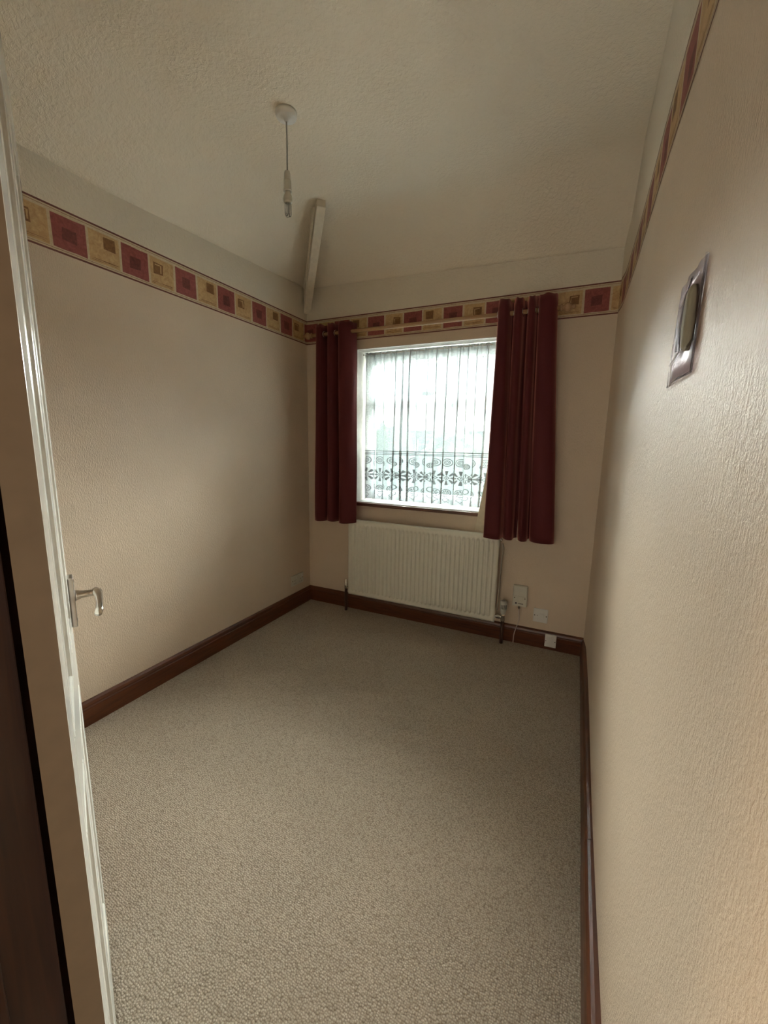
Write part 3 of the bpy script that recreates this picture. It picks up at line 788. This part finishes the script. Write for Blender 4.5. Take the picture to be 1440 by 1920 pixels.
# blister edge round the oblong, and a folded flap
rod('blister_rim', [(XB - .012, -1.946, 1.510), (XB - .016, -1.945, 1.55), (XB - .014, -1.952, 1.60), (XB - .012, -1.972, 1.617), (XB - .009, -1.930, 1.603), (XB - .007, -1.865, 1.600)], .0016, 'film')
bm = bmesh.new(); A = [(XB - .006, -1.862, 1.525), (XB - .014, -1.893, 1.578), (XB - .007, -1.925, 1.53), (XB - .004, -1.895, 1.52)]
v = [bm.verts.new(p) for p in A]
for f in ((0, 1, 2), (0, 2, 3), (0, 3, 1), (1, 3, 2)): bm.faces.new([v[i] for i in f])
link('flap', bm, M['film'], pk)

# ================================================================== OUTSIDE
def rgbm(name, c, r=.9): return flat(name, c, r, var=.15)
M['grass'] = rgbm('pale_gravel', (.52, .50, .46)); M['road'] = rgbm('worn_tarmac', (.42, .42, .41))  # unseen ground and road, made pale to bounce light up through the window
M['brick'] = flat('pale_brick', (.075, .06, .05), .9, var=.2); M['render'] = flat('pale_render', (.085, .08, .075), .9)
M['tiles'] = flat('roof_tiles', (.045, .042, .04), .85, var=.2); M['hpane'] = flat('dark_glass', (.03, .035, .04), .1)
M['hframe'] = flat('white_house_frames', (.16, .165, .165), .5); M['leaf'] = flat('hedge_leaves', (.03, .048, .018), .8, var=.5)
M['bark'] = flat('bark', (.06, .045, .03), .9)
GZ = -2.75
link('ground', bx(-40, .3, GZ - .2, 40, 60, GZ), M['grass'], kind=ST)
link('road', bx(-40, 8, GZ, 40, 14, GZ + .01), M['road'], kind=ST)
def house(x0, w_, y, wallm, label):
    h = thing('house', label, 'house', (x0, y, GZ)); d = 7.0; ez = 4.9; rz_ = 6.6
    link('wall', bx(0, 0, 0, w_, d, ez), M[wallm], h)
    bm = bmesh.new()
    pts = [(-.3, -.35, ez - .1), (w_ + .3, -.35, ez - .1), (w_ + .3, d + .3, ez - .1), (-.3, d + .3, ez - .1), (1.8, d / 2, rz_), (w_ - 1.8, d / 2, rz_)]
    v = [bm.verts.new(p) for p in pts]
    for f in ((0, 1, 5, 4), (1, 2, 5), (2, 3, 4, 5), (3, 0, 4), (3, 2, 1, 0)): bm.faces.new([v[i] for i in f])
    link('roof', bm, M['tiles'], h)
    bm = bmesh.new(); box(bm, w_ * .5 - .4, d / 2 - .3, rz_ - .4, w_ * .5 + .4, d / 2 + .3, rz_ + .7); link('chimney', bm, M['brick'], h)
    for fx in (.14, .58):
        for zz in (.9, 3.2):
            xa = w_ * fx; xb = xa + 1.9
            f = bmesh.new(); t = .09
            for q in ((xa, zz, xa + t, zz + 1.2), (xb - t, zz, xb, zz + 1.2), (xa, zz, xb, zz + t), (xa, zz + 1.2 - t, xb, zz + 1.2), ((xa + xb) / 2 - t / 2, zz, (xa + xb) / 2 + t / 2, zz + 1.2), (xa, zz + .82, xb, zz + .82 + t)):
                box(f, q[0], -.07, q[1], q[2], .02, q[3])
            fo = link('window', f, M['hframe'], h)
            link('pane', bx(xa + .05, -.03, zz + .05, xb - .05, -.01, zz + 1.15), M['hpane'], fo)
    link('front_door', bx(w_ * .44, -.06, 0, w_ * .44 + .95, 0, 2.1), M['hframe'], h)
    return h
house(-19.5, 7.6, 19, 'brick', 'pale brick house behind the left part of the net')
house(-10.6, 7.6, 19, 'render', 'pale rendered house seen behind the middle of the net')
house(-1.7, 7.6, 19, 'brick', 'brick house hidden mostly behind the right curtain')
def bush(name, label, cat, x, y, r, h, trunk, seed):
    t = thing(name, label, cat, (x, y, GZ)); rnd = random.Random(seed)
    bm = bmesh.new(); bmesh.ops.create_icosphere(bm, subdivisions=4, radius=1)
    ph = [rnd.uniform(0, 6) for _ in range(6)]
    for v in bm.verts:
        c = v.co; k = 1 + .14 * sin(c.x * 5 + ph[0]) * sin(c.y * 6 + ph[1]) + .10 * sin(c.z * 9 + ph[2]) + .07 * sin(c.x * 17 + ph[3]) * sin(c.z * 15 + ph[4]) + rnd.uniform(-.05, .05)
        v.co = Vector((c.x * k * r, c.y * k * r, trunk + (h - trunk) / 2 + c.z * k * (h - trunk) / 2))
    link('foliage', bm, M['leaf'], t)
    bm = bmesh.new(); tube(bm, [(0, 0, -.02), (.03, .02, trunk * .6), (0, 0, trunk + .5)], [.16, .12, .08], 10); link('trunk', bm, M['bark'], t, smooth=True)
bush('garden_tree', 'round green tree outside behind the right part of the net', 'tree', -2.3, 12.5, 1.3, 4.6, 1.4, 1)
bush('garden_tree', 'smaller green tree outside behind the middle of the net', 'tree', -5.9, 14.8, 1.0, 4.9, 1.6, 2)
bush('shrub', 'low green shrub outside behind the left part of the net', 'shrub', -7.6, 10.5, 1.1, 2.9, .3, 3)
